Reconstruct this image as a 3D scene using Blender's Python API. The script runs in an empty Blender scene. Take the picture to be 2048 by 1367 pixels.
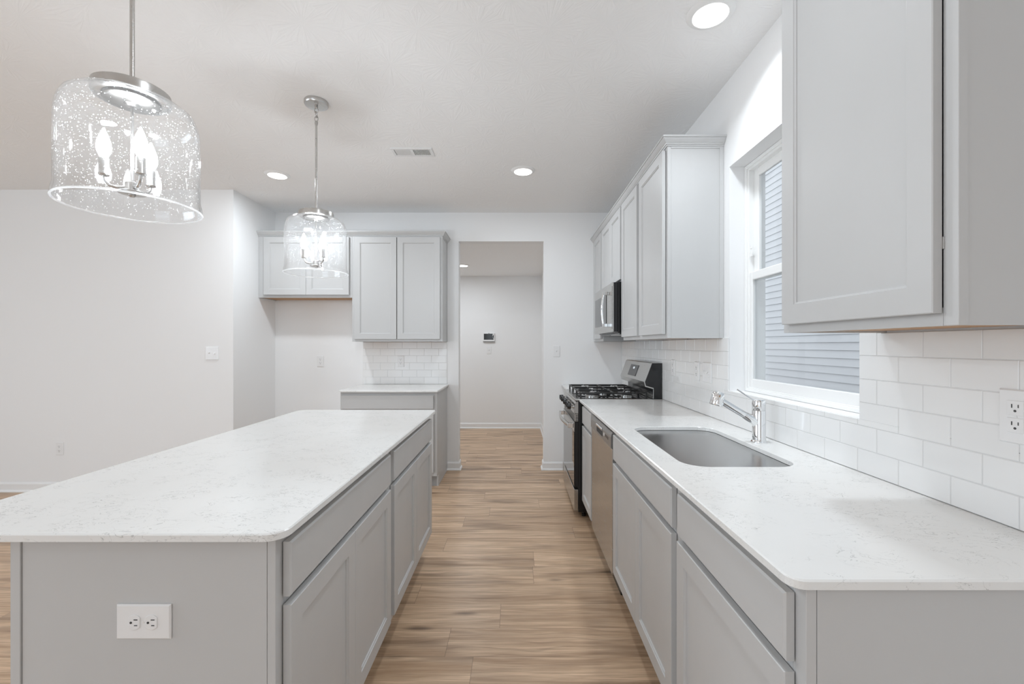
import bpy, bmesh, math, random
from mathutils import Vector, Matrix

S = bpy.context.scene
COL = S.collection
PI = math.pi
random.seed(7)

# ------------------------------------------------------------------ camera
cam_d = bpy.data.cameras.new('camera')
cam = bpy.data.objects.new('camera', cam_d)
COL.objects.link(cam)
S.camera = cam
CH = 1.329
cam.location = (0, 0, CH)
cam.rotation_euler = (PI / 2, 0, 0)
cam_d.sensor_fit = 'HORIZONTAL'
cam_d.sensor_width = 36.0
cam_d.lens = 880.0 / 2048.0 * 36.0
cam_d.shift_x = -(1032 - 1024) / 2048.0
cam_d.shift_y = (690 - 683.5) / 2048.0
cam_d.clip_start = 0.05
cam_d.clip_end = 200

# ------------------------------------------------------------------ world, exposure
SKY = 1.36
W = bpy.data.worlds.new('world')
S.world = W
W.use_nodes = True
bg = W.node_tree.nodes['Background']
bg.inputs[0].default_value = (0.90, 0.945, 1.0, 1)
bg.inputs[1].default_value = SKY
S.view_settings.view_transform = 'Standard'
S.view_settings.look = 'None'
S.view_settings.gamma = 1
S.view_settings.exposure = 0.0
S.view_settings.use_curve_mapping = False
try:
    S.cycles.max_bounces = 10
    S.cycles.diffuse_bounces = 6
    S.cycles.glossy_bounces = 5
    S.cycles.transparent_max_bounces = 16
    S.cycles.sample_clamp_indirect = 6
    S.cycles.adaptive_threshold = 0.025
except Exception:
    pass

CAN_W = 9.2        # recessed lamps in view
FILL_AISLE = 5.6      # unseen recessed lamp added to fill the aisle
FILL_REST = 4.2     # unseen recessed lamps added to fill the living area
CAN_HALL = 9.6      # hall lamp in view, and the unseen one added beside it
BULB_L = 185       # radiance of the candle bulbs of the pendants
FILL_REAR = 25     # fill lamp added behind the camera
FILL_LEFT = 84     # fill lamp added out of view at the left


def area(name, loc, rot, sx, sy, power, col=(1, 1, 1), shape='RECTANGLE', parent=None, spread=None):
    d = bpy.data.lights.new(name, 'AREA')
    d.shape = shape
    d.size = sx
    if shape in ('RECTANGLE', 'ELLIPSE'):
        d.size_y = sy
    d.energy = power
    d.color = col
    if spread:
        d.spread = spread
    o = bpy.data.objects.new(name, d)
    o.location = loc
    o.rotation_euler = rot
    if parent:
        o.parent = parent
    COL.objects.link(o)
    return o


FILL_COL = (0.77, 0.89, 1.0)
area('rear_fill', (-2.4, -4.62, 1.15), (PI / 2, 0, 0), 2.9, 2.0, FILL_REAR, (0.68, 0.85, 1.0))  # area lamp out of view, added to lift the room from the rear
area('left_fill', (-6.62, -0.6, 1.5), (PI / 2, 0, -PI / 2), 3.3, 1.5, FILL_LEFT, FILL_COL)  # area lamp out of view, added to lift the room from the left

# ------------------------------------------------------------------ materials
def new_mat(name):
    m = bpy.data.materials.new(name)
    m.use_nodes = True
    nt = m.node_tree
    nt.nodes.clear()
    out = nt.nodes.new('ShaderNodeOutputMaterial')
    return m, nt, out


class NT:
    """tiny node-building helper"""
    def __init__(self, nt):
        self.nt = nt

    def n(self, t, **kw):
        x = self.nt.nodes.new(t)
        for k, v in kw.items():
            setattr(x, k, v)
        return x

    def put(self, sock, v):
        if hasattr(v, 'is_output') or isinstance(v, bpy.types.NodeSocket):
            self.nt.links.new(v, sock)
        else:
            sock.default_value = v

    def m(self, op, a, b=0.0, c=0.0):
        x = self.n('ShaderNodeMath', operation=op)
        for i, v in enumerate((a, b, c)):
            self.put(x.inputs[i], v)
        return x.outputs[0]

    def mapr(self, v, a, b, c, d, smooth=False):
        x = self.n('ShaderNodeMapRange')
        if smooth:
            x.interpolation_type = 'SMOOTHSTEP'
        self.put(x.inputs[0], v)
        for i, q in enumerate((a, b, c, d)):
            self.put(x.inputs[i + 1], q)
        return x.outputs[0]

    def mix(self, f, a, b, blend='MIX'):
        x = self.n('ShaderNodeMix', data_type='RGBA', blend_type=blend)
        self.put(x.inputs[0], f)
        self.put(x.inputs[6], a if not isinstance(a, tuple) else (*a, 1))
        self.put(x.inputs[7], b if not isinstance(b, tuple) else (*b, 1))
        return x.outputs[2]

    def obj(self):
        return self.n('ShaderNodeTexCoord').outputs['Object']

    def pos(self):
        return self.n('ShaderNodeNewGeometry').outputs['Position']

    def xyz(self, v):
        x = self.n('ShaderNodeSeparateXYZ')
        self.put(x.inputs[0], v)
        return x.outputs

    def comb(self, a, b, c):
        x = self.n('ShaderNodeCombineXYZ')
        for i, v in enumerate((a, b, c)):
            self.put(x.inputs[i], v)
        return x.outputs[0]

    def scale(self, v, s):
        x = self.n('ShaderNodeVectorMath', operation='MULTIPLY')
        self.put(x.inputs[0], v)
        x.inputs[1].default_value = s
        return x.outputs[0]

    def noise(self, v, scale, detail=2.0, rough=0.5, dist=0.0):
        x = self.n('ShaderNodeTexNoise')
        self.put(x.inputs['Vector'], v)
        x.inputs['Scale'].default_value = scale
        x.inputs['Detail'].default_value = detail
        x.inputs['Roughness'].default_value = rough
        x.inputs['Distortion'].default_value = dist
        return x.outputs[0]

    def white(self, v):
        x = self.n('ShaderNodeTexWhiteNoise', noise_dimensions='3D')
        self.put(x.inputs[0], v)
        return x.outputs[0]

    def bump(self, h, strength, dist=0.01):
        x = self.n('ShaderNodeBump')
        x.inputs['Strength'].default_value = strength
        x.inputs['Distance'].default_value = dist
        self.put(x.inputs['Height'], h)
        return x.outputs[0]


def mat(name, col, rough=0.5, metal=0.0, bump=None, var=0.0, coat=0.0, spec=0.5, stretch=(1, 1, 1), rvar=0.0):
    m, nt, out = new_mat(name)
    t = NT(nt)
    p = t.n('ShaderNodeBsdfPrincipled')
    nt.links.new(p.outputs[0], out.inputs[0])
    p.inputs['Base Color'].default_value = (*col, 1)
    p.inputs['Roughness'].default_value = rough
    p.inputs['Metallic'].default_value = metal
    p.inputs['Specular IOR Level'].default_value = spec
    p.inputs['Coat Weight'].default_value = coat
    v = t.scale(t.obj(), stretch)
    if var:
        f = t.noise(v, 6.0, 3.0)
        lo = tuple(c * (1 - var) for c in col)
        hi = tuple(min(1, c * (1 + var)) for c in col)
        nt.links.new(t.mix(f, lo, hi), p.inputs['Base Color'])
    if rvar:
        f = t.noise(v, 9.0, 3.0)
        nt.links.new(t.mapr(f, 0.3, 0.7, max(0.02, rough - rvar), rough + rvar), p.inputs['Roughness'])
    if bump:
        f = t.noise(v, bump[0], 3.0)
        nt.links.new(t.bump(f, bump[1], bump[2] if len(bump) > 2 else 0.002), p.inputs['Normal'])
    return m


def mat_emit(name, col, strength):
    m, nt, out = new_mat(name)
    t = NT(nt)
    e = t.n('ShaderNodeEmission')
    f = t.noise(t.obj(), 20, 1)
    nt.links.new(t.mix(f, tuple(c * .97 for c in col), col), e.inputs[0])
    e.inputs[1].default_value = strength
    nt.links.new(e.outputs[0], out.inputs[0])
    return m


def mat_floor():
    m, nt, out = new_mat('oak_plank_floor')
    t = NT(nt)
    p = t.n('ShaderNodeBsdfPrincipled')
    nt.links.new(p.outputs[0], out.inputs[0])
    o = t.pos()
    x, y, z = t.xyz(o)
    PW, PL = 0.192, 1.22
    ry = t.m('DIVIDE', t.m('SUBTRACT', y, 2.262 - 20 * PW), PW)
    row = t.m('FLOOR', ry)
    fy = t.m('FRACT', ry)
    r0 = t.white(t.comb(row, 3.7, 1.3))
    rx = t.m('ADD', t.m('DIVIDE', x, PL), t.m('MULTIPLY', r0, 7.0))
    pid = t.m('FLOOR', rx)
    fx = t.m('FRACT', rx)
    tone = t.white(t.comb(row, pid, 0.5))
    tone2 = t.white(t.comb(row, pid, 9.5))
    off = t.m('MULTIPLY', tone2, 40.0)
    # long wavy grain
    wob = t.noise(t.comb(t.m('MULTIPLY', x, 1.6), t.m('MULTIPLY', y, 5.0), off), 1.0, 2.0)
    gy = t.m('ADD', t.m('MULTIPLY', y, 26.0), t.m('MULTIPLY', wob, 2.4))
    g1 = t.noise(t.comb(t.m('MULTIPLY', x, 0.9), gy, off), 1.0, 6.0, 0.66)
    g2 = t.noise(t.comb(t.m('MULTIPLY', x, 5.0), t.m('MULTIPLY', y, 150.0), off), 1.0, 3.0, 0.6)
    g3 = t.noise(t.comb(t.m('MULTIPLY', x, 1.8), t.m('MULTIPLY', y, 13.0), t.m('ADD', off, 5.0)), 1.0, 2.0, 0.5)
    c = t.mix(t.mapr(g1, 0.34, 0.66, 0, 1), (0.475, 0.312, 0.192), (0.86, 0.63, 0.435))
    c = t.mix(t.mapr(g2, 0.36, 0.66, 0.0, 0.62), c, (0.37, 0.24, 0.148))
    c = t.mix(t.mapr(g3, 0.50, 0.74, 0.0, 0.8), c, (0.225, 0.145, 0.09))
    # cathedral lines
    wv = t.m('SINE', t.m('MULTIPLY', t.m('ADD', t.m('MULTIPLY', y, 9.0), t.m('MULTIPLY', wob, 1.7)), 22.0))
    c = t.mix(t.m('MULTIPLY', t.mapr(wv, 0.5, 1.0, 0, 0.26), t.mapr(tone2, 0.35, 0.6, 0, 1)), c, (0.2, 0.125, 0.075))
    # knots
    vo = t.n('ShaderNodeTexVoronoi', feature='F1')
    t.put(vo.inputs['Vector'], t.comb(t.m('MULTIPLY', x, 1.5), t.m('MULTIPLY', y, 6.0), 0.0))
    vo.inputs['Scale'].default_value = 1.0
    k = t.mapr(t.m('ADD', vo.outputs['Distance'], t.m('MULTIPLY', t.m('SUBTRACT', g1, 0.5), 0.22)), 0.03, 0.15, 0.75, 0.0, True)
    c = t.mix(k, c, (0.10, 0.062, 0.04))
    # plank to plank tone
    c = t.mix(t.mapr(tone, 0, 1, 0.0, 0.30), c, t.mix(1.0, c, (0.62, 0.58, 0.56), 'MULTIPLY'))
    # seams
    s1 = t.m('LESS_THAN', t.m('MULTIPLY', t.m('MINIMUM', fy, t.m('SUBTRACT', 1.0, fy)), PW), 0.0009)
    s2 = t.m('LESS_THAN', t.m('MULTIPLY', t.m('MINIMUM', fx, t.m('SUBTRACT', 1.0, fx)), PL), 0.0011)
    seam = t.m('MAXIMUM', s1, s2)
    c = t.mix(t.m('MULTIPLY', seam, 0.55), c, (0.10, 0.065, 0.045))
    nt.links.new(c, p.inputs['Base Color'])
    nt.links.new(t.mapr(g1, 0.3, 0.7, 0.42, 0.34), p.inputs['Roughness'])
    h = t.m('SUBTRACT', t.m('MULTIPLY', g2, 0.25), seam)
    nt.links.new(t.bump(h, 0.25, 0.0015), p.inputs['Normal'])
    return m


def mat_quartz():
    m, nt, out = new_mat('white_veined_quartz')
    t = NT(nt)
    p = t.n('ShaderNodeBsdfPrincipled')
    nt.links.new(p.outputs[0], out.inputs[0])
    o = t.pos()
    v = t.scale(o, (0.55, 1.0, 1.0))
    a = t.noise(v, 34.0, 3.0, 0.55, 1.2)
    b = t.noise(o, 9.0, 2.0, 0.5)
    b2 = t.noise(o, 2.2, 2.0, 0.5)
    line = t.mapr(t.m('ABSOLUTE', t.m('SUBTRACT', a, 0.5)), 0.0, 0.014, 1.0, 0.0)
    mask = t.mapr(t.m('ADD', b, t.m('MULTIPLY', t.m('SUBTRACT', b2, 0.5), 0.5)), 0.45, 0.58, 0.0, 1.0)
    a2 = t.noise(v, 16.0, 4.0, 0.6, 2.0)
    line2 = t.mapr(t.m('ABSOLUTE', t.m('SUBTRACT', a2, 0.52)), 0.0, 0.006, 1.0, 0.0)
    b3 = t.noise(o, 13.0, 2.0, 0.5)
    mask2 = t.mapr(b3, 0.53, 0.62, 0.0, 1.0)
    f = t.m('MAXIMUM', t.m('MULTIPLY', t.m('MULTIPLY', line, mask), 0.52), t.m('MULTIPLY', t.m('MULTIPLY', line2, mask2), 0.72))
    cl = t.noise(o, 5.0, 3.0)
    base = t.mix(cl, (0.78, 0.78, 0.765), (0.83, 0.83, 0.82))
    c = t.mix(f, base, (0.27, 0.27, 0.265))
    nt.links.new(c, p.inputs['Base Color'])
    p.inputs['Roughness'].default_value = 0.16
    return m


def mat_wall(name, col, scale, strength):
    m, nt, out = new_mat(name)
    t = NT(nt)
    p = t.n('ShaderNodeBsdfPrincipled')
    nt.links.new(p.outputs[0], out.inputs[0])
    o = t.pos()
    f = t.noise(o, 0.8, 2)
    nt.links.new(t.mix(f, tuple(c * .985 for c in col), col), p.inputs['Base Color'])
    p.inputs['Roughness'].default_value = 0.85
    p.inputs['Specular IOR Level'].default_value = 0.25
    nt.links.new(t.bump(t.noise(o, scale, 2), strength, 0.002), p.inputs['Normal'])
    return m


def mat_ceiling():
    """stomp-brush drywall texture: fans of short ridges"""
    m, nt, out = new_mat('textured_white_ceiling')
    t = NT(nt)
    p = t.n('ShaderNodeBsdfPrincipled')
    nt.links.new(p.outputs[0], out.inputs[0])
    o = t.pos()
    p.inputs['Base Color'].default_value = (0.90, 0.90, 0.90, 1)
    p.inputs['Roughness'].default_value = 0.9
    p.inputs['Specular IOR Level'].default_value = 0.2
    vo = t.n('ShaderNodeTexVoronoi', feature='F1')
    t.put(vo.inputs['Vector'], o)
    vo.inputs['Scale'].default_value = 4.5
    loc = vo.outputs['Position']
    d = t.n('ShaderNodeVectorMath', operation='SUBTRACT')
    t.put(d.inputs[0], t.scale(o, (4.5, 4.5, 4.5)))
    t.put(d.inputs[1], t.scale(loc, (4.5, 4.5, 4.5)))
    dx, dy, dz = t.xyz(d.outputs[0])
    ang = t.m('ARCTAN2', dy, dx)
    sp = t.noise(t.comb(t.m('MULTIPLY', ang, 9.0), t.m('MULTIPLY', vo.outputs['Distance'], 1.2), t.m('MULTIPLY', t.white(loc), 30.0)), 1.0, 2.0)
    h = t.m('ADD', t.mapr(sp, 0.45, 0.62, 0, 1), t.m('MULTIPLY', t.noise(o, 60, 2), 0.5))
    nt.links.new(t.bump(h, 0.22, 0.004), p.inputs['Normal'])
    return m


def mat_glass(name, seeds=True, tint=(1, 1, 1), haze=0.0):
    """thin clear glass: transparent body, Fresnel reflection, small trapped air bubbles"""
    m, nt, out = new_mat(name)
    t = NT(nt)
    geo = t.n('ShaderNodeNewGeometry')
    ior = t.m('SUBTRACT', 1.5, t.m('MULTIPLY', geo.outputs['Backfacing'], 1.5 - 1 / 1.5))
    fr = t.n('ShaderNodeFresnel')
    t.put(fr.inputs['IOR'], ior)
    tr = t.n('ShaderNodeBsdfTransparent')
    tr.inputs[0].default_value = (*tint, 1)
    gl = t.n('ShaderNodeBsdfGlossy')
    gl.inputs['Roughness'].default_value = 0.03
    mx = t.n('ShaderNodeMixShader')
    t.put(mx.inputs[0], fr.outputs[0])
    nt.links.new(tr.outputs[0], mx.inputs[1])
    nt.links.new(gl.outputs[0], mx.inputs[2])
    last = mx.outputs[0]
    o = t.obj()
    if seeds:
        w = t.noise(o, 9.0, 2.0)
        nrm = t.bump(t.noise(o, 10.0, 1.0), 0.03, 0.01)
        nt.links.new(nrm, gl.inputs['Normal'])
        vo = t.n('ShaderNodeTexVoronoi', feature='F1')
        t.put(vo.inputs['Vector'], o)
        vo.inputs['Scale'].default_value = 165.0
        rnd = t.white(vo.outputs['Position'])
        rad = t.mapr(rnd, 0.32, 1.0, 0.0, 0.25)
        dot = t.m('LESS_THAN', vo.outputs['Distance'], rad)
        df = t.n('ShaderNodeBsdfDiffuse')
        df.inputs[0].default_value = (0.95, 0.95, 0.95, 1)
        tl = t.n('ShaderNodeBsdfTranslucent')
        tl.inputs[0].default_value = (0.95, 0.95, 0.95, 1)
        ad = t.n('ShaderNodeMixShader')
        ad.inputs[0].default_value = 0.6
        nt.links.new(df.outputs[0], ad.inputs[1])
        nt.links.new(tl.outputs[0], ad.inputs[2])
        m2 = t.n('ShaderNodeMixShader')
        t.put(m2.inputs[0], t.m('ADD', t.m('MULTIPLY', dot, 0.45), t.mapr(w, 0.3, 0.8, haze * .5, haze)))  # haze mixes white into the glass to imitate its lit glow
        nt.links.new(last, m2.inputs[1])
        nt.links.new(ad.outputs[0], m2.inputs[2])
        last = m2.outputs[0]
    nt.links.new(last, out.inputs[0])
    return m


def mat_rim():
    m, nt, out = new_mat('light_whitened_glass_edge')
    t = NT(nt)
    g = t.n('ShaderNodeBsdfGlass')
    g.inputs['IOR'].default_value = 1.5
    nt.links.new(t.mapr(t.noise(t.obj(), 30.0), 0.3, 0.7, 0.15, 0.25), g.inputs['Roughness'])
    tl = t.n('ShaderNodeBsdfTranslucent')
    tl.inputs[0].default_value = (.95, .95, .95, 1)
    mx = t.n('ShaderNodeMixShader')
    mx.inputs[0].default_value = 0.4  # white mixed in to stand for bulb light caught by the edge
    nt.links.new(g.outputs[0], mx.inputs[1])
    nt.links.new(tl.outputs[0], mx.inputs[2])
    nt.links.new(mx.outputs[0], out.inputs[0])
    return m


def mat_siding():
    return mat('pale_lap_siding', (0.74, 0.75, 0.77), 0.6, bump=(60, 0.15), var=0.04, stretch=(1, 0.1, 3))


def mat_wood(name, a, b):
    m, nt, out = new_mat(name)
    t = NT(nt)
    p = t.n('ShaderNodeBsdfPrincipled')
    nt.links.new(p.outputs[0], out.inputs[0])
    o = t.scale(t.pos(), (3, 3, 60))
    f = t.noise(t.scale(t.pos(), (30, 3, 10)), 2.0, 4)
    nt.links.new(t.mix(f, a, b), p.inputs['Base Color'])
    p.inputs['Roughness'].default_value = 0.5
    return m


M = {}
M['wall'] = mat_wall('white_wall_paint', (0.86, 0.86, 0.86), 180, 0.10)
M['ceil'] = mat_ceiling()
M['trim'] = mat('white_trim_paint', (0.84, 0.84, 0.835), 0.35, bump=(40, 0.03), var=0.01)
M['floor'] = mat_floor()
M['quartz'] = mat_quartz()
M['paint'] = mat('grey_cabinet_paint', (0.545, 0.546, 0.544), 0.38, bump=(250, 0.04, 0.0006), var=0.012, rvar=0.03)
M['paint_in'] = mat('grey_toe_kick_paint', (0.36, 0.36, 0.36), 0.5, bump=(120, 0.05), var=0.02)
M['wood'] = mat_wood('bare_maple_plywood', (0.42, 0.22, 0.09), (0.52, 0.29, 0.13))
M['tile'] = mat('glazed_white_tile', (0.82, 0.82, 0.815), 0.09, bump=(7, 0.10, 0.004), var=0.012)
M['grout'] = mat('light_grey_grout', (0.66, 0.66, 0.655), 0.9, bump=(300, 0.2))
M['vinyl'] = mat('white_window_vinyl', (0.85, 0.85, 0.84), 0.3, bump=(20, 0.02), var=0.01)
M['steel'] = mat('brushed_stainless_steel', (0.51, 0.505, 0.49), 0.24, 1.0, bump=(40, 0.05, 0.0008), rvar=0.04, stretch=(0.6, 1, 40))
M['steel_h'] = mat('brushed_sink_steel', (0.40, 0.405, 0.41), 0.17, 1.0, bump=(60, 0.06, 0.0008), rvar=0.05, stretch=(30, 30, 0.8))
M['nickel'] = mat('brushed_nickel', (0.55, 0.54, 0.525), 0.27, 1.0, bump=(60, 0.04, 0.0005), rvar=0.05)
M['nickel_dimmed'] = mat('nickel_darkened_for_glare', (0.20, 0.19, 0.18), 0.4, 1.0, bump=(60, 0.04), rvar=0.05)  # darker copy of the nickel, toned down against the bulbs' glare
M['chrome'] = mat('polished_chrome', (0.82, 0.83, 0.84), 0.05, 1.0, bump=(8, 0.01), rvar=0.02)
M['dkplastic'] = mat('dark_slate_plastic', (0.10, 0.105, 0.115), 0.35, bump=(90, 0.03))
M['gunmetal'] = mat('grey_metal_control_strip', (0.36, 0.36, 0.36), 0.3, 0.9, bump=(40, 0.03), rvar=0.04, stretch=(1, 1, 30))
M['black'] = mat('black_enamel', (0.012, 0.012, 0.013), 0.22, bump=(50, 0.02), rvar=0.04)
M['bglass'] = mat('black_oven_glass', (0.012, 0.012, 0.013), 0.04, bump=(3, 0.01), coat=0.3)
M['iron'] = mat('matte_cast_iron', (0.022, 0.022, 0.022), 0.5, bump=(160, 0.25), rvar=0.08)
M['plate'] = mat('white_switch_plastic', (0.82, 0.82, 0.82), 0.3, bump=(30, 0.02), var=0.01)
M['slot'] = mat('dark_slot', (0.05, 0.05, 0.05), 0.7, bump=(60, 0.05))
M['shade'] = mat_glass('seeded_clear_glass', True, (0.985, 0.985, 0.985), 0.014)
M['rim'] = mat_rim()
M['pane'] = mat_glass('window_glass', False, (0.97, 0.985, 0.99))
M['lens'] = mat_emit('lit_lamp_lens', (1.0, 0.99, 0.97), 6.0)
M['bulb'] = mat_emit('lit_candle_bulb', (0.86, 0.935, 1.0), BULB_L)
M['siding'] = mat_siding()
M['found'] = mat('grey_concrete', (0.42, 0.44, 0.47), 0.9, bump=(30, 0.3), var=0.1)
M['gravel'] = mat('grey_gravel', (0.36, 0.36, 0.35), 0.95, bump=(60, 0.8, 0.02), var=0.3)
M['screen'] = mat('dark_touch_screen', (0.03, 0.032, 0.033), 0.12, bump=(20, 0.01), var=0.05)
M['film'] = mat('clear_peeling_film', (0.85, 0.86, 0.87), 0.15, bump=(60, 0.3), coat=0.4)
M['digits'] = mat_emit('lit_clock_digits', (0.85, 0.93, 1.0), 1.6)
M['slate'] = mat('dark_grey_display', (0.055, 0.055, 0.057), 0.2, bump=(50, 0.02))

# ------------------------------------------------------------------ mesh helpers
def B():
    return bmesh.new()


def box(bm, a, b, bev=0.0, seg=1):
    x0, x1 = sorted((a[0], b[0])); y0, y1 = sorted((a[1], b[1])); z0, z1 = sorted((a[2], b[2]))
    v = [bm.verts.new(c) for c in ((x0, y0, z0), (x1, y0, z0), (x1, y1, z0), (x0, y1, z0),
                                   (x0, y0, z1), (x1, y0, z1), (x1, y1, z1), (x0, y1, z1))]
    fs = [bm.faces.new([v[i] for i in q]) for q in
          ((3, 2, 1, 0), (4, 5, 6, 7), (0, 1, 5, 4), (1, 2, 6, 5), (2, 3, 7, 6), (3, 0, 4, 7))]
    if bev > 0:
        es = list({e for f in fs for e in f.edges})
        bmesh.ops.bevel(bm, geom=es, offset=bev, segments=seg, affect='EDGES', profile=0.5, clamp_overlap=True)


def frame_of(d):
    d = d.normalized()
    up = Vector((0, 0, 1)) if abs(d.z) < 0.95 else Vector((1, 0, 0))
    u = d.cross(up).normalized()
    return u, d.cross(u).normalized()


def loft(bm, loops, cap0=True, cap1=True, closed=True):
    vs = [[bm.verts.new(p) for p in lp] for lp in loops]
    n = len(loops[0])
    for a, b in zip(vs[:-1], vs[1:]):
        for i in range(n if closed else n - 1):
            j = (i + 1) % n
            bm.faces.new((a[i], a[j], b[j], b[i]))
    if cap0:
        bm.faces.new(list(reversed(vs[0])))
    if cap1:
        bm.faces.new(vs[-1])
    return vs


def tube(bm, pts, r, seg=12, cap=True, flat=1.0):
    pts = [Vector(p) for p in pts]
    rs = r if isinstance(r, (list, tuple)) else [r] * len(pts)
    u = None
    loops = []
    for i, p in enumerate(pts):
        d = (pts[min(i + 1, len(pts) - 1)] - pts[max(i - 1, 0)]).normalized()
        if u is None:
            u, w = frame_of(d)
        else:
            u = (u - d * u.dot(d)).normalized()
            w = d.cross(u)
        loops.append([p + (u * math.cos(a) + w * math.sin(a) * flat) * rs[i]
                      for a in (2 * PI * k / seg for k in range(seg))])
    loft(bm, loops, cap, cap)


def lathe(bm, prof, seg=48, origin=(0, 0, 0), axis=(0, 0, 1), caps=False, closed_prof=False):
    """prof = [(radius, height along axis)]"""
    o = Vector(origin)
    a = Vector(axis).normalized()
    if abs(a.z) > 0.999:
        u, w = Vector((1, 0, 0)), Vector((0, 1, 0)) * (1 if a.z > 0 else -1)
    else:
        u, w = frame_of(a)
    loops = []
    for r, h in prof:
        loops.append([o + a * h + (u * math.cos(t) + w * math.sin(t)) * max(r, 1e-5)
                      for t in (2 * PI * k / seg for k in range(seg))])
    if closed_prof:
        loops.append(loops[0])
    vs = loft(bm, loops, caps, caps)
    if closed_prof:
        bmesh.ops.remove_doubles(bm, verts=bm.verts[:], dist=1e-6)


def prism(bm, poly, m, d0, d1):
    """poly: 2D points; m(p, d) -> 3D"""
    loft(bm, [[m(p, d0) for p in poly], [m(p, d1) for p in poly]])


def rrect(x0, x1, y0, y1, r, n=6, radii=None):
    """counter-clockwise rounded rectangle; radii = (x1y0, x1y1, x0y1, x0y0)"""
    rr = radii or (r, r, r, r)
    cs = ((x1, y0, -PI / 2, -1, 1), (x1, y1, 0, -1, -1), (x0, y1, PI / 2, 1, -1), (x0, y0, PI, 1, 1))
    out = []
    for (cx, cy, a0, sx, sy), q in zip(cs, rr):
        q = max(q, 1e-4)
        for k in range(n + 1):
            a = a0 + PI / 2 * k / n
            out.append((cx + sx * q + q * math.cos(a), cy + sy * q + q * math.sin(a)))
    return out


def mk(name, bm, material, parent=None, smooth=None, loc=None, kind=None):
    bmesh.ops.recalc_face_normals(bm, faces=bm.faces[:])
    me = bpy.data.meshes.new(name)
    bm.to_mesh(me)
    bm.free()
    for x in (material if isinstance(material, list) else [material]):
        me.materials.append(x)
    if smooth:
        me.shade_smooth()
        me.set_sharp_from_angle(angle=math.radians(smooth))
    o = bpy.data.objects.new(name, me)
    COL.objects.link(o)
    if parent:
        o.parent = parent
    if loc:
        o.location = loc
    if kind:
        o['kind'] = kind
    return o


def thing(name, label, cat, loc=(0, 0, 0), rotz=0.0, group=None):
    o = bpy.data.objects.new(name, None)
    o.empty_display_size = 0.1
    COL.objects.link(o)
    o.location = loc
    o.rotation_euler = (0, 0, rotz)
    o['label'] = label
    o['category'] = cat
    if group:
        o['group'] = group
    return o


def tag(o, label, cat, group=None):
    o['label'] = label
    o['category'] = cat
    if group:
        o['group'] = group
    return o


# ------------------------------------------------------------------ the setting
XW = 1.135            # right wall
YB = 4.696            # kitchen back wall
YL = 4.0              # wall behind the island at the left
XA = -2.57            # side wall of the fridge alcove
H = 2.743
OX0, OX1, OZ = -0.612, 0.295, 2.437     # opening to the hall
YH = 7.046            # far hall wall
HX = 0.41             # right hall wall
WY0, WY1, WZ0, WZ1 = 1.445, 2.34, 1.087, 2.276
XL, YR = -6.5, -4.5

b = B(); box(b, (XL - .15, YR - .15, -0.1), (XW + .14, YH + .12, 0)); mk('floor', b, M['floor'], kind='structure')
b = B(); box(b, (XL - .15, YR - .15, H), (XW + .14, YB + .12, H + .12)); mk('ceiling', b, M['ceil'], kind='structure')
b = B(); box(b, (-3.0, YB + .12, OZ), (HX + .12, YH + .12, OZ + .1)); mk('ceiling_hall', b, M['ceil'], kind='structure')

b = B()                                                     # right wall with its window hole
box(b, (XW, YR - .15, 0), (XW + .14, WY0, H))
box(b, (XW, WY1, 0), (XW + .14, YB + .12, H))
box(b, (XW, WY0, 0), (XW + .14, WY1, WZ0))
box(b, (XW, WY0, WZ1), (XW + .14, WY1, H))
mk('wall_right', b, M['wall'], kind='structure')

b = B()                                                     # back wall with the opening
box(b, (XA, YB, 0), (OX0, YB + .12, H))
box(b, (OX1, YB, 0), (XW, YB + .12, H))
box(b, (OX0, YB, OZ), (OX1, YB + .12, H))
mk('wall_back', b, M['wall'], kind='structure')
b = B(); box(b, (XL, YL, 0), (XA - .12, YL + .12, H)); mk('wall_left', b, M['wall'], kind='structure')
b = B(); box(b, (XA - .12, YL, 0), (XA, YB + .12, H)); mk('wall_alcove', b, M['wall'], kind='structure')
b = B()
box(b, (XL, YR - .15, 0), (-3.95, YR, H)); box(b, (-0.85, YR - .15, 0), (XW, YR, H)); box(b, (-3.95, YR - .15, 2.2), (-0.85, YR, H))
mk('wall_rear', b, M['wall'], kind='structure')
b = B()
box(b, (XL - .15, YR - .15, 0), (XL, -2.35, H)); box(b, (XL - .15, 1.15, 0), (XL, YL + .12, H))
box(b, (XL - .15, -2.35, 0), (XL, 1.15, 0.7)); box(b, (XL - .15, -2.35, 2.3), (XL, 1.15, H))
mk('wall_far_left', b, M['wall'], kind='structure')
b = B(); box(b, (-3.0, YH, 0), (HX + .12, YH + .12, OZ)); mk('wall_hall', b, M['wall'], kind='structure')
b = B(); box(b, (HX, YB + .12, 0), (HX + .12, YH, OZ)); mk('wall_hall_right', b, M['wall'], kind='structure')
b = B(); box(b, (-3.0, YB + .12, 0), (-2.88, YH, OZ)); mk('wall_hall_left', b, M['wall'], kind='structure')


def baseboard(name, p0, p1, n):
    """profiled board plus shoe moulding from p0 to p1, n = unit normal into the room"""
    prof = [(0, 0), (.026, 0), (.026, .006), (.021, .015), (.0125, .020), (.0125, .070), (.008, .080), (.003, .086), (0, .086)]
    a, c = Vector((*p0, 0)), Vector((*p1, 0))
    nn = Vector((*n, 0))
    bm = B()
    loft(bm, [[q + nn * d + Vector((0, 0, z)) for d, z in prof] for q in (a, c)])
    return mk(name, bm, M['trim'], kind='structure')


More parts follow.
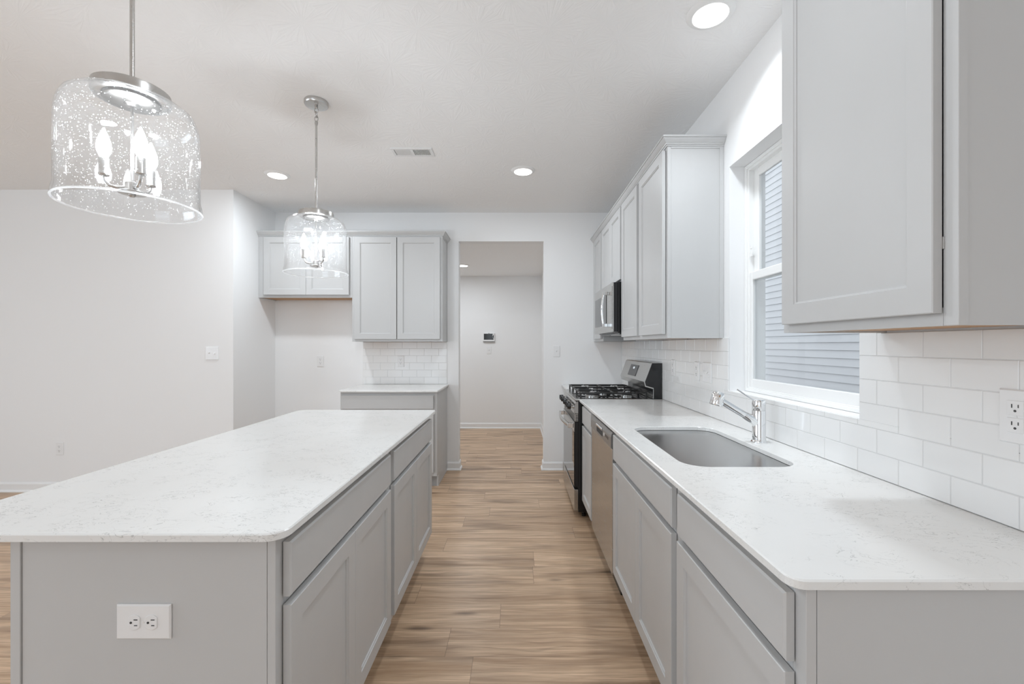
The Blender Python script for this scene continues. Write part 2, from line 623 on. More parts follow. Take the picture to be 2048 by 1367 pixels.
baseboard('baseboard_left', (XL, YL), (XA + .013, YL), (0, -1))
baseboard('baseboard_alcove', (XA, YL - .013), (XA, YB), (1, 0))
baseboard('baseboard_back', (XA, YB), (-1.64, YB), (0, -1))
bm = B()
prof = [(0, 0), (.026, 0), (.026, .006), (.021, .015), (.0125, .020), (.0125, .070), (.008, .080), (.003, .086), (0, .086)]


def swept(path, prof, closed=False):
    """mitred sweep of prof (offset to the left-hand normal, height) along a plan polyline"""
    bm = B()
    loops = []
    n = len(path)
    P = [Vector((*p[:2], 0)) for p in path]
    z0 = path[0][2] if len(path[0]) > 2 else 0
    for i in range(n):
        ns = []
        for j in (i - 1, i):
            if 0 <= j < n - 1:
                d = (P[j + 1] - P[j]).normalized()
                ns.append(Vector((-d.y, d.x, 0)))
        if len(ns) == 2:
            mm = (ns[0] + ns[1])
            mm = mm / (mm.dot(ns[0]))
        else:
            mm = ns[0]
        loops.append([P[i] + mm * d + Vector((0, 0, z0 + z)) for d, z in prof])
    loft(bm, loops)
    return bm


# around the two ends of the opening (left-hand normal points into the room)
mk('baseboard_opening_left', swept([(OX0, YB + .12), (OX0, YB), (-0.733, YB)][::-1], [(-d, z) for d, z in prof]), M['trim'], kind='structure')
mk('baseboard_opening_right', swept([(0.50, YB), (OX1, YB), (OX1, YB + .12)][::-1], [(-d, z) for d, z in prof]), M['trim'], kind='structure')
baseboard('baseboard_hall', (-2.88, YH), (HX, YH), (0, -1))
baseboard('baseboard_hall_right', (HX, YB + .12), (HX, YH), (-1, 0))

# ------------------------------------------------------------------ window in the right wall
win = bpy.data.objects.new('window_1', None)
COL.objects.link(win)
win.location = (XW, (WY0 + WY1) / 2, WZ0)
win['kind'] = 'structure'


def wpart(name, bm, material, smooth=None):
    o = mk(name, bm, material, win, smooth)
    o.location = (-win.location.x, -win.location.y, -win.location.z)
    return o


def ring(bm, x0, x1, y0, y1, z0, z1, wl, wr, wb, wt, bev=.002):
    box(bm, (x0, y0, z0), (x1, y0 + wl, z1), bev)
    box(bm, (x0, y1 - wr, z0), (x1, y1, z1), bev)
    box(bm, (x0, y0 + wl, z0), (x1, y1 - wr, z0 + wb), bev)
    box(bm, (x0, y0 + wl, z1 - wt), (x1, y1 - wr, z1), bev)


g = .001
b = B()
ring(b, 1.222, 1.31, WY0 + g, WY1 - g, WZ0 + g, WZ1 - g, .030, .030, .022, .03)
ring(b, 1.214, 1.226, WY0 + g, WY1 - g, WZ0 + g, WZ1 - g, .018, .018, .016, .018)
wpart('window_frame', b, M['vinyl'])
b = B()                                                     # lower sash, inner track
ring(b, 1.226, 1.246, WY0 + .026, WY1 - .026, WZ0 + .018, 1.71, .030, .030, .050, .042, .003)
box(b, (1.218, 1.80, 1.700), (1.228, 1.98, 1.708), .002)
wpart('lower_sash', b, M['vinyl'])
b = B()                                                     # upper sash, outer track
ring(b, 1.25, 1.27, WY0 + .026, WY1 - .026, 1.665, WZ1 - .026, .045, .045, .04, .045, .003)
wpart('upper_sash', b, M['vinyl'])
b = B(); box(b, (1.235, WY0 + .05, WZ0 + .06), (1.239, WY1 - .05, 1.675)); wpart('window_pane', b, M['pane'])
b = B(); box(b, (1.259, WY0 + .065, 1.70), (1.263, WY1 - .065, WZ1 - .065)); wpart('window_pane', b, M['pane'])
b = B(); box(b, (1.222, 2.285, 1.79), (1.232, 2.30, 1.815), .002); box(b, (1.222, 2.285, 1.83), (1.230, 2.30, 1.842), .002)
wpart('sash_latch', b, M['vinyl'])
b = B(); box(b, (1.216, 1.86, 1.709), (1.246, 1.93, 1.721), .003); wpart('sash_lock', b, M['vinyl'])

# ------------------------------------------------------------------ neighbour's house outside
b = B()
XS = 4.1
LAP = .1016
z = .86
poly = [(0.12, .7584)]
z = .7584
while z < 6.6:
    poly.append((-.016, z)); poly.append((-.001, z + LAP - .004)); poly.append((.004, z + LAP))
    z += LAP
poly.append((0.12, z))
prism(b, poly, lambda p, d: Vector((XS + p[0], d, p[1])), -7.0, 15.0)
nb = thing('neighbor_house', 'pale blue-grey lap sided house seen through the window above the sink', 'house', (XS, 2, 0))
o = mk('siding', b, M['siding'], nb); o.location = (-XS, -2, 0)
b = B(); box(b, (XS + .01, -7, -.35), (XS + .12, 15, .758)); o = mk('foundation', b, M['found'], nb); o.location = (-XS, -2, 0)
b = B(); box(b, (XS - .018, -7, .735), (XS + .12, 15, .760), .004); o = mk('starter_strip', b, M['found'], nb); o.location = (-XS, -2, 0)
b = B(); box(b, (XW + .14, -8, -.45), (XS + 3, 16, -.35)); mk('ground_side_yard', b, M['gravel'], kind='structure')

# ------------------------------------------------------------------ cabinets
T = .019


def rect_loop(w, h, i, y):
    return [(i, y, i), (w - i, y, i), (w - i, y, h - i), (i, y, h - i)]


def door_mesh(w, h, rail=.056):
    bm = B()
    L = [rect_loop(w, h, 0, 0), rect_loop(w, h, 0, -T + .0018), rect_loop(w, h, .0018, -T),
         rect_loop(w, h, rail, -T), rect_loop(w, h, rail + .0015, -T + .003), rect_loop(w, h, rail + .006, -T + .0045),
         rect_loop(w, h, rail + .007, -T + .0085)]
    loft(bm, L)
    return bm


def slab_mesh(w, h):
    bm = B()
    L = [rect_loop(w, h, 0, 0), rect_loop(w, h, 0, -T + .004), rect_loop(w, h, .0045, -T)]
    loft(bm, L)
    return bm


def place(o, p):
    o.location = p
    return o


def hinges(bm, x, zs):
    for z in zs:
        box(bm, (x - .004, -.003, z - .012), (x + .006, .001, z + .012), .0005)


def base_cab(name, label, loc, rotz, w, d, h, fronts, near=None, far=None, sl=.038, sr=.038, group=None, toe=.114, open_top=True):
    """fronts = list of (kind, x0, x1, z0, z1); near / far: 'x0' or 'x1' sides that show a finished end"""
    t = thing(name, label, 'cabinet', loc, rotz, group)
    b = B()
    s = .016
    # sides with the toe-kick notch
    for x in (0.0, w - s):
        e = .002 if ((x == 0 and 'x0' in (near, far)) or (x > 0 and 'x1' in (near, far))) else 0.0005
        xa, xb = (x + e, x + s) if x == 0 else (x, x + s - e)
        poly = [(T, toe), (T, h), (d, h), (d, .0), (.075, .0), (.075, toe)]
        prism(b, poly, lambda p, q: Vector((q, p[0], p[1])), xa, xb)
    box(b, (s, T, toe), (w - s, d - .006, toe + .014))
    box(b, (s, d - .006, 0.0), (w - s, d, h))
    mk('carcass', b, M['paint'], t)
    b = B()
    box(b, (0, 0, toe), (sl, T, h), .0008); box(b, (w - sr, 0, toe), (w, T, h), .0008)
    box(b, (sl, 0, h - .04), (w - sr, T, h)); box(b, (sl, 0, toe), (w - sr, T, toe + .04))
    mids = sorted({f[4] for f in fronts if f[0] == 'door'})
    for q in mids[:1]:
        box(b, (sl, 0, q - .015), (w - sr, T, q + .032))
    mk('face_frame', b, M['paint'], t)
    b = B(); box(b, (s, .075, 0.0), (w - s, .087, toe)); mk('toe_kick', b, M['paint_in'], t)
    for f in fronts:
        ww, hh = f[2] - f[1], f[4] - f[3]
        if f[0] == 'door':
            place(mk('door', door_mesh(ww, hh), M['paint'], t), (f[1], -.003, f[3]))
        else:
            place(mk('drawer', slab_mesh(ww, hh), M['paint'], t), (f[1], -.003, f[3]))
    return t


BH = .8965          # underside of the worktops
DZ = (.150, .717)   # doors
RZ = (.737, .866)   # drawer fronts
RN = -PI / 2        # fronts facing the aisle from the right
XF = .525           # face frames of the right hand run
DB = XW - XF - .001

# right-hand run; local x runs from the far end towards the camera
yb = lambda y0, y1: y1 - y0
t = base_cab('base_cabinet', 'grey base cabinet at the near end of the sink counter with one door and drawer', (XF, 1.4035, 0), RN, 1.4035 - .796, DB, BH,
             [('slab', 1.4035 - 1.379, 1.4035 - .825, *RZ), ('door', 1.4035 - 1.379, 1.4035 - .825, *DZ)], near='x1')
b = B(); w_ = 1.4035 - .796
box(b, (w_ - .0025, T + .001, .10), (w_ + .0002, DB - .002, BH - .001)); mk('end_panel', b, M['paint'], t)
base_cab('sink_cabinet', 'wide grey cabinet under the sink with false drawer front and two doors', (XF, 2.311, 0), RN, 2.311 - 1.4045, DB, BH,
         [('slab', .025, .882, *RZ), ('door', .025, .4525, *DZ), ('door', .4545, .882, *DZ)])
base_cab('base_cabinet', 'narrow grey base cabinet between the dishwasher and the gas range', (XF, 3.377, 0), RN, 3.377 - 2.947, DB, BH,
         [('slab', .028, .42, *RZ), ('door', .028, .42, *DZ)])
base_cab('base_cabinet', 'grey base cabinet in the corner beyond the gas range', (XF, 4.69, 0), RN, 4.69 - 4.152, DB, BH,
         [('slab', .10, .515, *RZ), ('door', .10, .515, *DZ)], sl=.09)

# island; local x runs away from the camera
IX = -.552
t = base_cab('island_cabinet', 'near grey island cabinet with wide drawer, two doors and an outlet in its end', (IX, 1.010, 0), PI / 2, .8845, .600, BH,
             [('slab', .027, .858, *RZ), ('door', .027, .4415, *DZ), ('door', .4435, .858, *DZ)], near='x0')
b = B()
box(b, (-.0002, T + .001, 0), (.0025, .58, BH - .001)); mk('end_panel', b, M['paint'], t)
b = B()
box(b, (-.003, .583, 0), (.018, .606, BH), .001); mk('corner_post', b, M['paint'], t)
b = B()
box(b, (.019, .6005, 0), (.8845, .606, BH)); mk('back_panel', b, M['paint'], t)
t = base_cab('island_cabinet', 'far grey island cabinet with drawer and two doors', (IX, 1.8955, 0), PI / 2, .9045, .600, BH,
             [('slab', .027, .877, *RZ), ('door', .027, .451, *DZ), ('door', .453, .877, *DZ)], far='x1')
b = B()
box(b, (0, .6005, 0), (.9045, .606, BH)); mk('back_panel', b, M['paint'], t)

# base cabinet on the back wall
t = base_cab('base_cabinet', 'grey base cabinet on the back wall between fridge space and doorway', (-1.63, 4.086, 0), 0, .8975, YB - 4.086 - .001, BH,
             [('slab', .012, .868, *RZ), ('door', .012, .439, *DZ), ('door', .441, .868, *DZ)], near='x1', sl=.025)
b = B()
mkp = [(0, 0), (.016, 0), (.016, .004), (.012, .012), (.004, .019), (0, .019)]
sm = swept([(.897, .609), (.897, .0755), (.02, .0755)], [(d if True else d, z) for d, z in [(-q, z) for q, z in mkp]])
mk('shoe_molding', sm, M['paint'], t)


def wall_cab(name, label, loc, rotz, w, d, h, doors, sl=.03, sr=.03, end=None, group=None):
    t = thing(name, label, 'cabinet', loc, rotz, group)
    b = B()
    s = .014
    e0 = .002 if end == 'x0' else .0005
    e1 = .002 if end == 'x1' else .0005
    box(b, (e0, T, 0), (s, d, h)); box(b, (w - s, T, 0), (w - e1, d, h))
    box(b, (s, d - .006, .012), (w - s, d, h)); box(b, (s, T, h - .014), (w - s, d - .006, h))
    mk('carcass', b, M['paint'], t)
    b = B()
    box(b, (0, 0, 0), (sl, T, h), .0008); box(b, (w - sr, 0, 0), (w, T, h), .0008)
    box(b, (sl, 0, 0), (w - sr, T, .035)); box(b, (sl, 0, h - .035), (w - sr, T, h))
    mk('face_frame', b, M['paint'], t)
    b = B(); box(b, (s, T, .006), (w - s, d - .006, .0118)); o = mk('bottom_panel', b, M['wood'], t); o['label'] = 'unpainted wood underside'
    for x0, x1, z0, z1 in doors:
        place(mk('door', door_mesh(x1 - x0, z1 - z0), M['paint'], t), (x0, -.003, z0))
    if end:
        x = w if end == 'x1' else 0
        sg = 1 if end == 'x1' else -1
        b = B()
        box(b, (x - sg * .002, d - .022, 0), (x + sg * .003, d, h), .001)
        box(b, (x - sg * .002, T, h - .03), (x + sg * .0015, d - .022, h), .0005)
        mk('scribe_molding', b, M['paint'], t)
    return t


UX = .828            # face frames of the wall cabinets on the right wall
UD = XW - UX - .001
UZ = 1.367
UH = 2.434 - UZ
D0, D1 = .024, 1.037
def run(yfar, *ys):
    return [(yfar - a, yfar - c) for a, c in ys]

t = wall_cab('wall_cabinet', 'grey wall cabinet nearest the camera, right of the window', (UX, 1.360, UZ), RN, 1.360 - .823, UD, UH,
             [(1.360 - 1.336, 1.360 - .852, D0, D1)], end='x1')
CROWN = [(0, 0), (.005, 0), (.006, .006), (.011, .008), (.012, .013), (.016, .016), (.024, .026), (.029, .034), (.030, .037), (.035, .038), (.035, .047), (0, .047)]
cb = swept([(.0, -.0005), (.5375, -.0005), (.5375, .305)], [(-d, z + UH - .019) for d, z in CROWN])
mk('crown', cb, M['paint'], t)
for z in (.16, .78):
    b = B(); hinges(b, 1.360 - .855, (z,)); o = mk('hinge', b, M['nickel'], t)

wall_cab('wall_cabinet', 'grey single door wall cabinet just left of the window, its end towards the camera', (UX, 2.918, UZ), RN, 2.918 - 2.403, UD, UH,
         [(2.918 - 2.889, 2.918 - 2.428, D0, D1)], end='x1')
wall_cab('wall_cabinet', 'narrower grey wall cabinet between the microwave and the cabinet left of the window', (UX, 3.390, UZ), RN, 3.390 - 2.9185, UD, UH,
         [(3.390 - 3.369, 3.390 - 2.945, D0, D1)])
MZ = 1.826
wall_cab('wall_cabinet', 'short grey two door wall cabinet above the microwave', (UX, 4.168, MZ), RN, 4.168 - 3.3905, UD, 2.434 - MZ,
         [(4.168 - 4.145, 4.168 - 3.780, .014, D1 - MZ + UZ), (4.168 - 3.778, 4.168 - 3.413, .014, D1 - MZ + UZ)])
wall_cab('wall_cabinet', 'narrow grey wall cabinet in the corner beyond the microwave', (UX, 4.694, UZ), RN, 4.694 - 4.1685, UD, UH,
         [(4.694 - 4.586, 4.694 - 4.200, D0, D1)], sl=.10)
cb = swept([(UX - .0005, 4.694), (UX - .0005, 2.4025), (XW - .001, 2.4025)], [(-d, z + 2.415) for d, z in CROWN])
tag(mk('crown_molding', cb, M['paint']), 'grey crown molding along the top of the right wall cabinets left of the window', 'molding')

FY = 4.389
FD = YB - FY - .001
wall_cab('wall_cabinet', 'tall grey two door wall cabinet beside the doorway', (-1.634, FY, UZ - .002), 0, .901, FD, UH + .002,
         [(.028, .447, D0, D1), (.454, .879, D0, D1)], end='x1')
wall_cab('wall_cabinet', 'short grey two door wall cabinet above the empty fridge space', (XA + .001, FY, 1.803), 0, -1.6345 - XA - .001, FD, 2.434 - 1.803,
         [(.060, .482, .026, 2.404 - 1.803), (.484, .909, .026, 2.404 - 1.803)], sl=.07)
cb = swept([(XA + .001, FY - .0005), (-.7325, FY - .0005), (-.7325, YB - .001)], [(-d, z + 2.415) for d, z in CROWN])
tag(mk('crown_molding', cb, M['paint']), 'grey crown molding along the top of the back wall cabinets', 'molding')

# ------------------------------------------------------------------ worktops
def slab(name, x0, x1, y0, y1, radii, label, hole=None, z0=BH + .0003, z1=.914):
    bm = B()
    e = .003

    def loop(pts, z):
        return [bm.verts.new((p[0], p[1], z)) for p in pts]

    def quads(a, c):
        n = len(a)
        for i in range(n):
            j = (i + 1) % n
            bm.faces.new((a[i], a[j], c[j], c[i]))

    def outer(i):
        return rrect(x0 + i, x1 - i, y0 + i, y1 - i, 0, 6, tuple(max(r - i, .0005) for r in radii))
    a, c, d = loop(outer(0), z0), loop(outer(0), z1 - e), loop(outer(e), z1)
    quads(a, c); quads(c, d)
    tops, bots = [d], [a]
    if hole:
        def hl(i):
            return rrect(hole[0] - i, hole[1] + i, hole[2] - i, hole[3] + i, hole[4] + i, 10)
        ha, hc, hd = loop(hl(0), z0), loop(hl(0), z1 - .002), loop(hl(.002), z1)
        quads(hc, ha); quads(hd, hc)
        tops.append(hd); bots.append(ha)
    for ls in (tops, bots):
        if len(ls) == 1:
            bm.faces.new(ls[0])
        else:
            es = []
            for l in ls:
                for i in range(len(l)):
                    es.append(bm.edges.get((l[i], l[(i + 1) % len(l)])))
            bmesh.ops.triangle_fill(bm, edges=es, use_beauty=True)
    return tag(mk(name, bm, M['quartz']), label, 'countertop')


SK = (.585, .985, 1.503, 2.244, .085)
slab('countertop', .487, XW - .001, .777, 3.3815, (.0005, .0005, .004, .03), 'long white quartz countertop with the sink cut into it', SK)
slab('countertop', .487, XW - .001, 4.150, YB - .001, (.0005, .0005, .0005, .004), 'short white quartz countertop in the corner beyond the range')
slab('countertop', -1.389, -.514, .967, 2.831, (.045, .03, .05, .045), 'large white quartz island countertop')
slab('countertop', -1.634, -.719, 4.048, YB - .001, (.006, .0005, .0005, .006), 'white quartz countertop on the back wall under the tall wall cabinet')

# ------------------------------------------------------------------ tile backsplashes
TH = .008


def tiles(name, label, u0, u1, z0, z1, uj, holes, m, n):
    """running-bond tiles; m(u, w, z) -> point with w the distance off the wall"""
    bm = B()
    TLEN, TZ, G = .1555, .0762, .0011

    def cut(r, hs):
        out = [r]
        for h0, h1, g0, g1 in hs:
            nx = []
            for a0, a1, c0, c1 in out:
                if a1 <= h0 or a0 >= h1 or c1 <= g0 or c0 >= g1:
                    nx.append((a0, a1, c0, c1)); continue
                if c0 < g0: nx.append((a0, a1, c0, g0))
                if c1 > g1: nx.append((a0, a1, g1, c1))
                lo, hi = max(c0, g0), min(c1, g1)
                if a0 < h0: nx.append((a0, h0, lo, hi))
                if a1 > h1: nx.append((h1, a1, lo, hi))
            out = nx
        return out

    def tile(a0, a1, c0, c1, w0, w1, bev):
        if a1 - a0 < .003 or c1 - c0 < .003:
            return
        L = []
        for i, w in ((0, w0), (0, w1 - bev), (bev * .9, w1)):
            L.append([m(a0 + i, w, c0 + i), m(a1 - i, w, c0 + i), m(a1 - i, w, c1 - i), m(a0 + i, w, c1 - i)])
        loft(bm, L)
    row = 0
    zz = z0
    while zz < z1 - .003:
        top = min(zz + TZ, z1)
        off = uj - (.0777 if row % 2 else 0)
        kk = math.floor((u0 - off) / TLEN)
        while off + kk * TLEN < u1:
            a0, a1 = max(off + kk * TLEN, u0), min(off + (kk + 1) * TLEN, u1)
            if a1 - a0 > .004:
                for q in cut((a0 + G, a1 - G, zz + G, top - G), holes):
                    tile(*q, .001, TH, .0012)
            kk += 1
        zz += TZ
        row += 1
    o = mk(name, bm, M['tile'])
    tag(o, label, 'backsplash')
    bm = B()
    for q in cut((u0, u1, z0, z1), holes):
        tile(q[0] + .0015, q[1] - .0015, q[2] + .0012, q[3] - .0012, .0004, TH - .0012, .0001)
    mk('grout', bm, M['grout'], o)
    return o


WIN = (WY0, WY1, WZ0, 3.0)
tiles('tile_backsplash', 'white subway tile backsplash along the right wall around the window', .79, YB - .002, .9145, 1.3715, 1.1414,
      [WIN, (.5, 1.3605, UZ - .0005, 3), (2.40, 5, UZ - .0005, 3)], lambda u, w, z: Vector((XW - w, u, z)), None)
tiles('tile_backsplash', 'small white subway tile backsplash on the back wall above the short counter', -1.634, -.735, .9145, 1.3645, -1.60,
      [], lambda u, w, z: Vector((u, YB - w, z)), None)

# ------------------------------------------------------------------ sink and faucet
sink = thing('kitchen_sink', 'brushed stainless steel undermount sink set in the long counter', 'sink', (.785, 1.8735, BH))
sx, sy = (SK[1] - SK[0]) / 2, (SK[3] - SK[2]) / 2


def sk(i, z, r=None):
    return [(x, y, z) for x, y in rrect(-sx + i, sx - i, -sy + i, sy - i, max(SK[4] - i if r is None else r, .004), 10)]


b = B()
L = [sk(-.022, -.0012), sk(-.022, -.0002), sk(-.002, -.0002), sk(.0, -.003), sk(.004, -.16), sk(.008, -.185), sk(.020, -.203), sk(.04, -.210),
     sk(.17, -.214, .03), sk(.17, -.216, .03), sk(.036, -.213), sk(.016, -.205), sk(.004, -.186), sk(.0, -.16), sk(-.004, -.003)]
loft(b, L, True, False)
# close the flat of the bottom and the outer skin
mk('basin', b, M['steel_h'], sink, 50)
b = B()
lathe(b, [(.001, -.2135), (.030, -.2135), (.034, -.2125), (.044, -.2120), (.050, -.2118), (.050, -.2150), (.001, -.2150)], 32)
mk('drain', b, M['chrome'], sink, 40)

fx, fy = 1.0445, 1.892
fa = thing('kitchen_faucet', 'chrome single lever pull-out faucet standing behind the sink', 'faucet', (fx, fy, .9142))
b = B()
lathe(b, [(.001, 0), (.032, 0), (.032, .003), (.0285, .006), (.0268, .008), (.0262, .012), (.0262, .134), (.0256, .136), (.001, .136)], 40)
mk('body', b, M['chrome'], fa, 40)
b = B()
lathe(b, [(.001, .1365), (.0256, .1365), (.0262, .138), (.0262, .176), (.025, .1795), (.022, .181), (.001, .181)], 40)
mk('handle_cap', b, M['chrome'], fa, 40)
b = B()
tube(b, [(-.010, 0, .172), (-.03, .001, .183), (-.055, .003, .2), (-.078, .004, .216), (-.090, .005, .224)], [.0075, .006, .0055, .0058, .005], 12, True, .55)
mk('lever', b, M['chrome'], fa, 60)
b = B()
tube(b, [(-.006, 0, .080), (-.035, 0, .099), (-.062, 0, .1155), (-.066, 0, .118)], [.022, .0195, .0155, .0145], 24)
tube(b, [(-.064, 0, .117), (-.11, 0, .144), (-.15, 0, .1685), (-.168, 0, .179)], [.0150, .0145, .0145, .0150], 24)
mk('spout', b, M['chrome'], fa, 40)
b = B()
ax = Vector((-.22, 0, -1)).normalized()
lathe(b, [(.001, -.032), (.014, -.032), (.021, -.028), (.0245, -.02), (.0265, -.006), (.0275, .012), (.0275, .024), (.0262, .0275), (.024, .0275), (.0235, .025), (.001, .025)], 36,
      (-.178, 0, .184), ax)
mk('spray_head', b, M['chrome'], fa, 40)
b = B()
lathe(b, [(.001, .0255), (.021, .0255), (.0215, .0265), (.001, .0268)], 30, (-.178, 0, .184), ax)
mk('nozzle', b, M['dkplastic'], fa, 40)

# ------------------------------------------------------------------ dishwasher
DW0, DW1 = 2.3145, 2.944
dw = thing('dishwasher', 'stainless steel dishwasher between the sink cabinet and the narrow base cabinet', 'dishwasher', (.506, DW1, 0), RN)
dwW = DW1 - DW0
b = B(); box(b, (.006, .028, .10), (dwW - .006, .60, .872)); mk('tub', b, M['dkplastic'], dw)
b = B(); box(b, (.004, 0, .118), (dwW - .004, .028, .783), .003, 2); mk('door', b, M['steel'], dw)
b = B()
prism(b, [(.028, .785), (-.004, .785), (-.006, .79), (-.006, .845), (-.002, .862), (.006, .868), (.028, .868)], lambda p, d: Vector((d, p[0], p[1])), .004, dwW - .004)
cp = mk('control_panel', b, M['gunmetal'], dw)
b = B()
box(b, (.215, -.0064, .800), (.405, -.003, .850), .001)
mk('handle_pocket', b, M['slot'], cp)
b = B()
loft(b, [[(x, -.0066, .849), (x, -.0125, .844), (x, -.0120, .836), (x, -.0066, .8355)] for x in (.222, .31, .398)])
mk('handle_lip', b, M['chrome'], cp, 30)
for i in range(4):
    b = B(); box(b, (.435 + i * .034, -.0075, .816), (.455 + i * .034, -.0055, .832), .0008); mk('button', b, M['plate'] if i == 0 else M['slate'], cp)
b = B(); box(b, (.02, .05, .004), (dwW - .02, .06, .112)); box(b, (.02, .06, .0), (.05, .5, .1)); box(b, (dwW - .05, .06, 0), (dwW - .02, .5, .1)); mk('kick_plate', b, M['black'], dw)

# ------------------------------------------------------------------ gas range
RY0, RY1 = 3.385, 4.147
rw = RY1 - RY0
rg = thing('gas_range', 'stainless steel and black gas range with cast iron grates', 'range', (.448, RY1, 0), RN)
b = B(); box(b, (.003, .032, .045), (rw - .003, .676, .900), .002); mk('body', b, M['black'], rg)
for x in (.05, rw - .05):
    for y in (.08, .6):
        b = B(); lathe(b, [(.001, 0), (.016, 0), (.016, .02), (.008, .022), (.008, .0455), (.001, .0455)], 16, (x, y, 0)); mk('foot', b, M['black'], rg, 40)
b = B(); box(b, (.004, .0, .055), (rw - .004, .031, .218), .003, 2); mk('storage_drawer', b, M['steel'], rg)
# oven door
b = B()
box(b, (.004, .004, .236), (rw - .004, .031, .738), .003, 2)
od = mk('oven_door', b, M['black'], rg)
b = B(); box(b, (.012, .0, .24), (rw - .012, .0038, .66), .001); mk('door_glass', b, M['bglass'], od)
b = B(); box(b, (.004, -.001, .662), (rw - .004, .0035, .738), .001); o = mk('door_trim', b, M['steel'], od); o['label'] = 'stainless band across the top of the oven door'
b = B()
pts = []
for i in range(17):
    f = i / 16
    pts.append((.055 + f * (rw - .11), -.036 - .024 * math.sin(PI * f), .705))
lp = []
for i, (x, y, z) in enumerate(pts):
    lp.append([(x, y - .008, z - .010), (x, y - .003, z - .015), (x, y + .008, z - .015), (x, y + .008, z + .015), (x, y - .003, z + .015), (x, y - .008, z + .010)])
loft(b, lp)
hd = mk('door_handle', b, M['steel'], od, 50)
for x in (.055, rw - .055):
    b = B(); box(b, (x - .015, -.047, .687), (x + .015, -.0015, .723), .003, 2); mk('handle_bracket', b, M['chrome'], hd)
# vent strip
b = B(); box(b, (.004, .006, .742), (rw - .004, .031, .800), .001); vs_ = mk('vent_strip', b, M['steel'], rg)
b = B()
for r_ in range(4):
    z = .750 + r_ * .0125
    for i in range(12):
        x = .03 + i * .0595
        box(b, (x, .0050, z), (x + .045, .0062, z + .006))
mk('vent_slot', b, M['slot'], vs_)
b = B()
box(b, (rw - .0045, .0115, .748), (rw - .0032, .028, .754)); box(b, (rw - .0045, .0115, .7605), (rw - .0032, .028, .7665)); box(b, (rw - .0045, .0115, .773), (rw - .0032, .028, .779)); box(b, (rw - .0045, .0115, .7855), (rw - .0032, .028, .7915))
mk('end_slots', b, M['slot'], vs_)
# control panel
b = B()
prism(b, [(.031, .803), (-.003, .805), (.006, .878), (.016, .892), (.031, .897)], lambda p, d: Vector((d, p[0], p[1])), .002, rw - .002)
cp = mk('control_panel', b, M['steel'], rg)
for x in (.09, .20, .381, .56, .67):
    b = B()
    ax = Vector((0, -1, .12)).normalized()
    lathe(b, [(.001, .017), (.024, .017), (.026, .019), (.026, .024), (.0225, .043), (.021, .045), (.001, .045)], 32, (x, .0025, .845), ax)
    box(b, (x - .004, -.047, .838), (x + .004, -.038, .872), .001)
    kb = mk('knob', b, M['black'], cp, 40)
    b = B(); lathe(b, [(.001, .0005), (.015, .0005), (.015, .004), (.0095, .006), (.0095, .0168), (.001, .0168)], 28, (x, .0025, .845), ax); mk('knob_stem', b, M['chrome'], kb, 40)
# cooktop
b = B()
box(b, (.0, .004, .9005), (rw, .60, .916), .004, 2)
ct = mk('cooktop', b, M['steel'], rg)
b = B(); box(b, (.03, .05, .9165), (rw - .03, .575, .9178), .0005); mk('cooktop_well', b, M['bglass'], ct)
for x, y, r_ in ((.15, .17, .045), (.15, .44, .034), (rw / 2, .305, .05), (rw - .15, .17, .05), (rw - .15, .44, .038)):
    b = B()
    lathe(b, [(.001, .9182), (r_ + .012, .9182), (r_ + .012, .924), (r_ + .004, .928), (r_ + .004, .932), (.001, .932)], 32, (x, y, 0))
    bn = mk('burner', b, M['steel'], rg, 40)
    b = B(); lathe(b, [(.001, .9325), (r_, .9325), (r_, .938), (r_ - .004, .9405), (.001, .9405)], 32, (x, y, 0)); mk('burner_cap', b, M['iron'], bn, 40)
gw = (rw - .05) / 3
for i in range(3):
    x0 = .025 + i * gw + .002
    x1 = x0 + gw - .004
    y0, y1 = .048, .572
    b = B()
    zt, zb, q = .964, .953, .006
    bar = lambda ax0, ay0, ax1, ay1, za=zb, zc=zt: box(b, (ax0, ay0, za), (ax1, ay1, zc), .0025)
    bar(x0, y0, x1, y0 + 2 * q); bar(x0, y1 - 2 * q, x1, y1)
    bar(x0, y0 + 2 * q, x0 + 2 * q, y1 - 2 * q); bar(x1 - 2 * q, y0 + 2 * q, x1, y1 - 2 * q)
    ym = (y0 + y1) / 2
    bar(x0 + 2 * q, ym - q, x1 - 2 * q, ym + q)
    xm = (x0 + x1) / 2
    for yy0, yy1 in ((y0 + 2 * q, y0 + .10), (ym - .10, ym - q), (ym + q, ym + .10), (y1 - .10, y1 - 2 * q)):
        bar(xm - .0045, yy0, xm + .0045, yy1, zb + .003)
    for cy in ((y0 + ym) / 2, (ym + y1) / 2):
        bar(x0 + 2 * q, cy - .0045, x0 + .085, cy + .0045, zb + .003)
        bar(x1 - .085, cy - .0045, x1 - 2 * q, cy + .0045, zb + .003)
    for fx_ in (x0 + .001, x1 - .013):
        for fy_ in (y0 + .001, ym - q, y1 - .013):
            box(b, (fx_, fy_, .9180), (fx_ + .012, fy_ + .012, zb + .001), .002)
    mk('grate', b, M['iron'], rg)
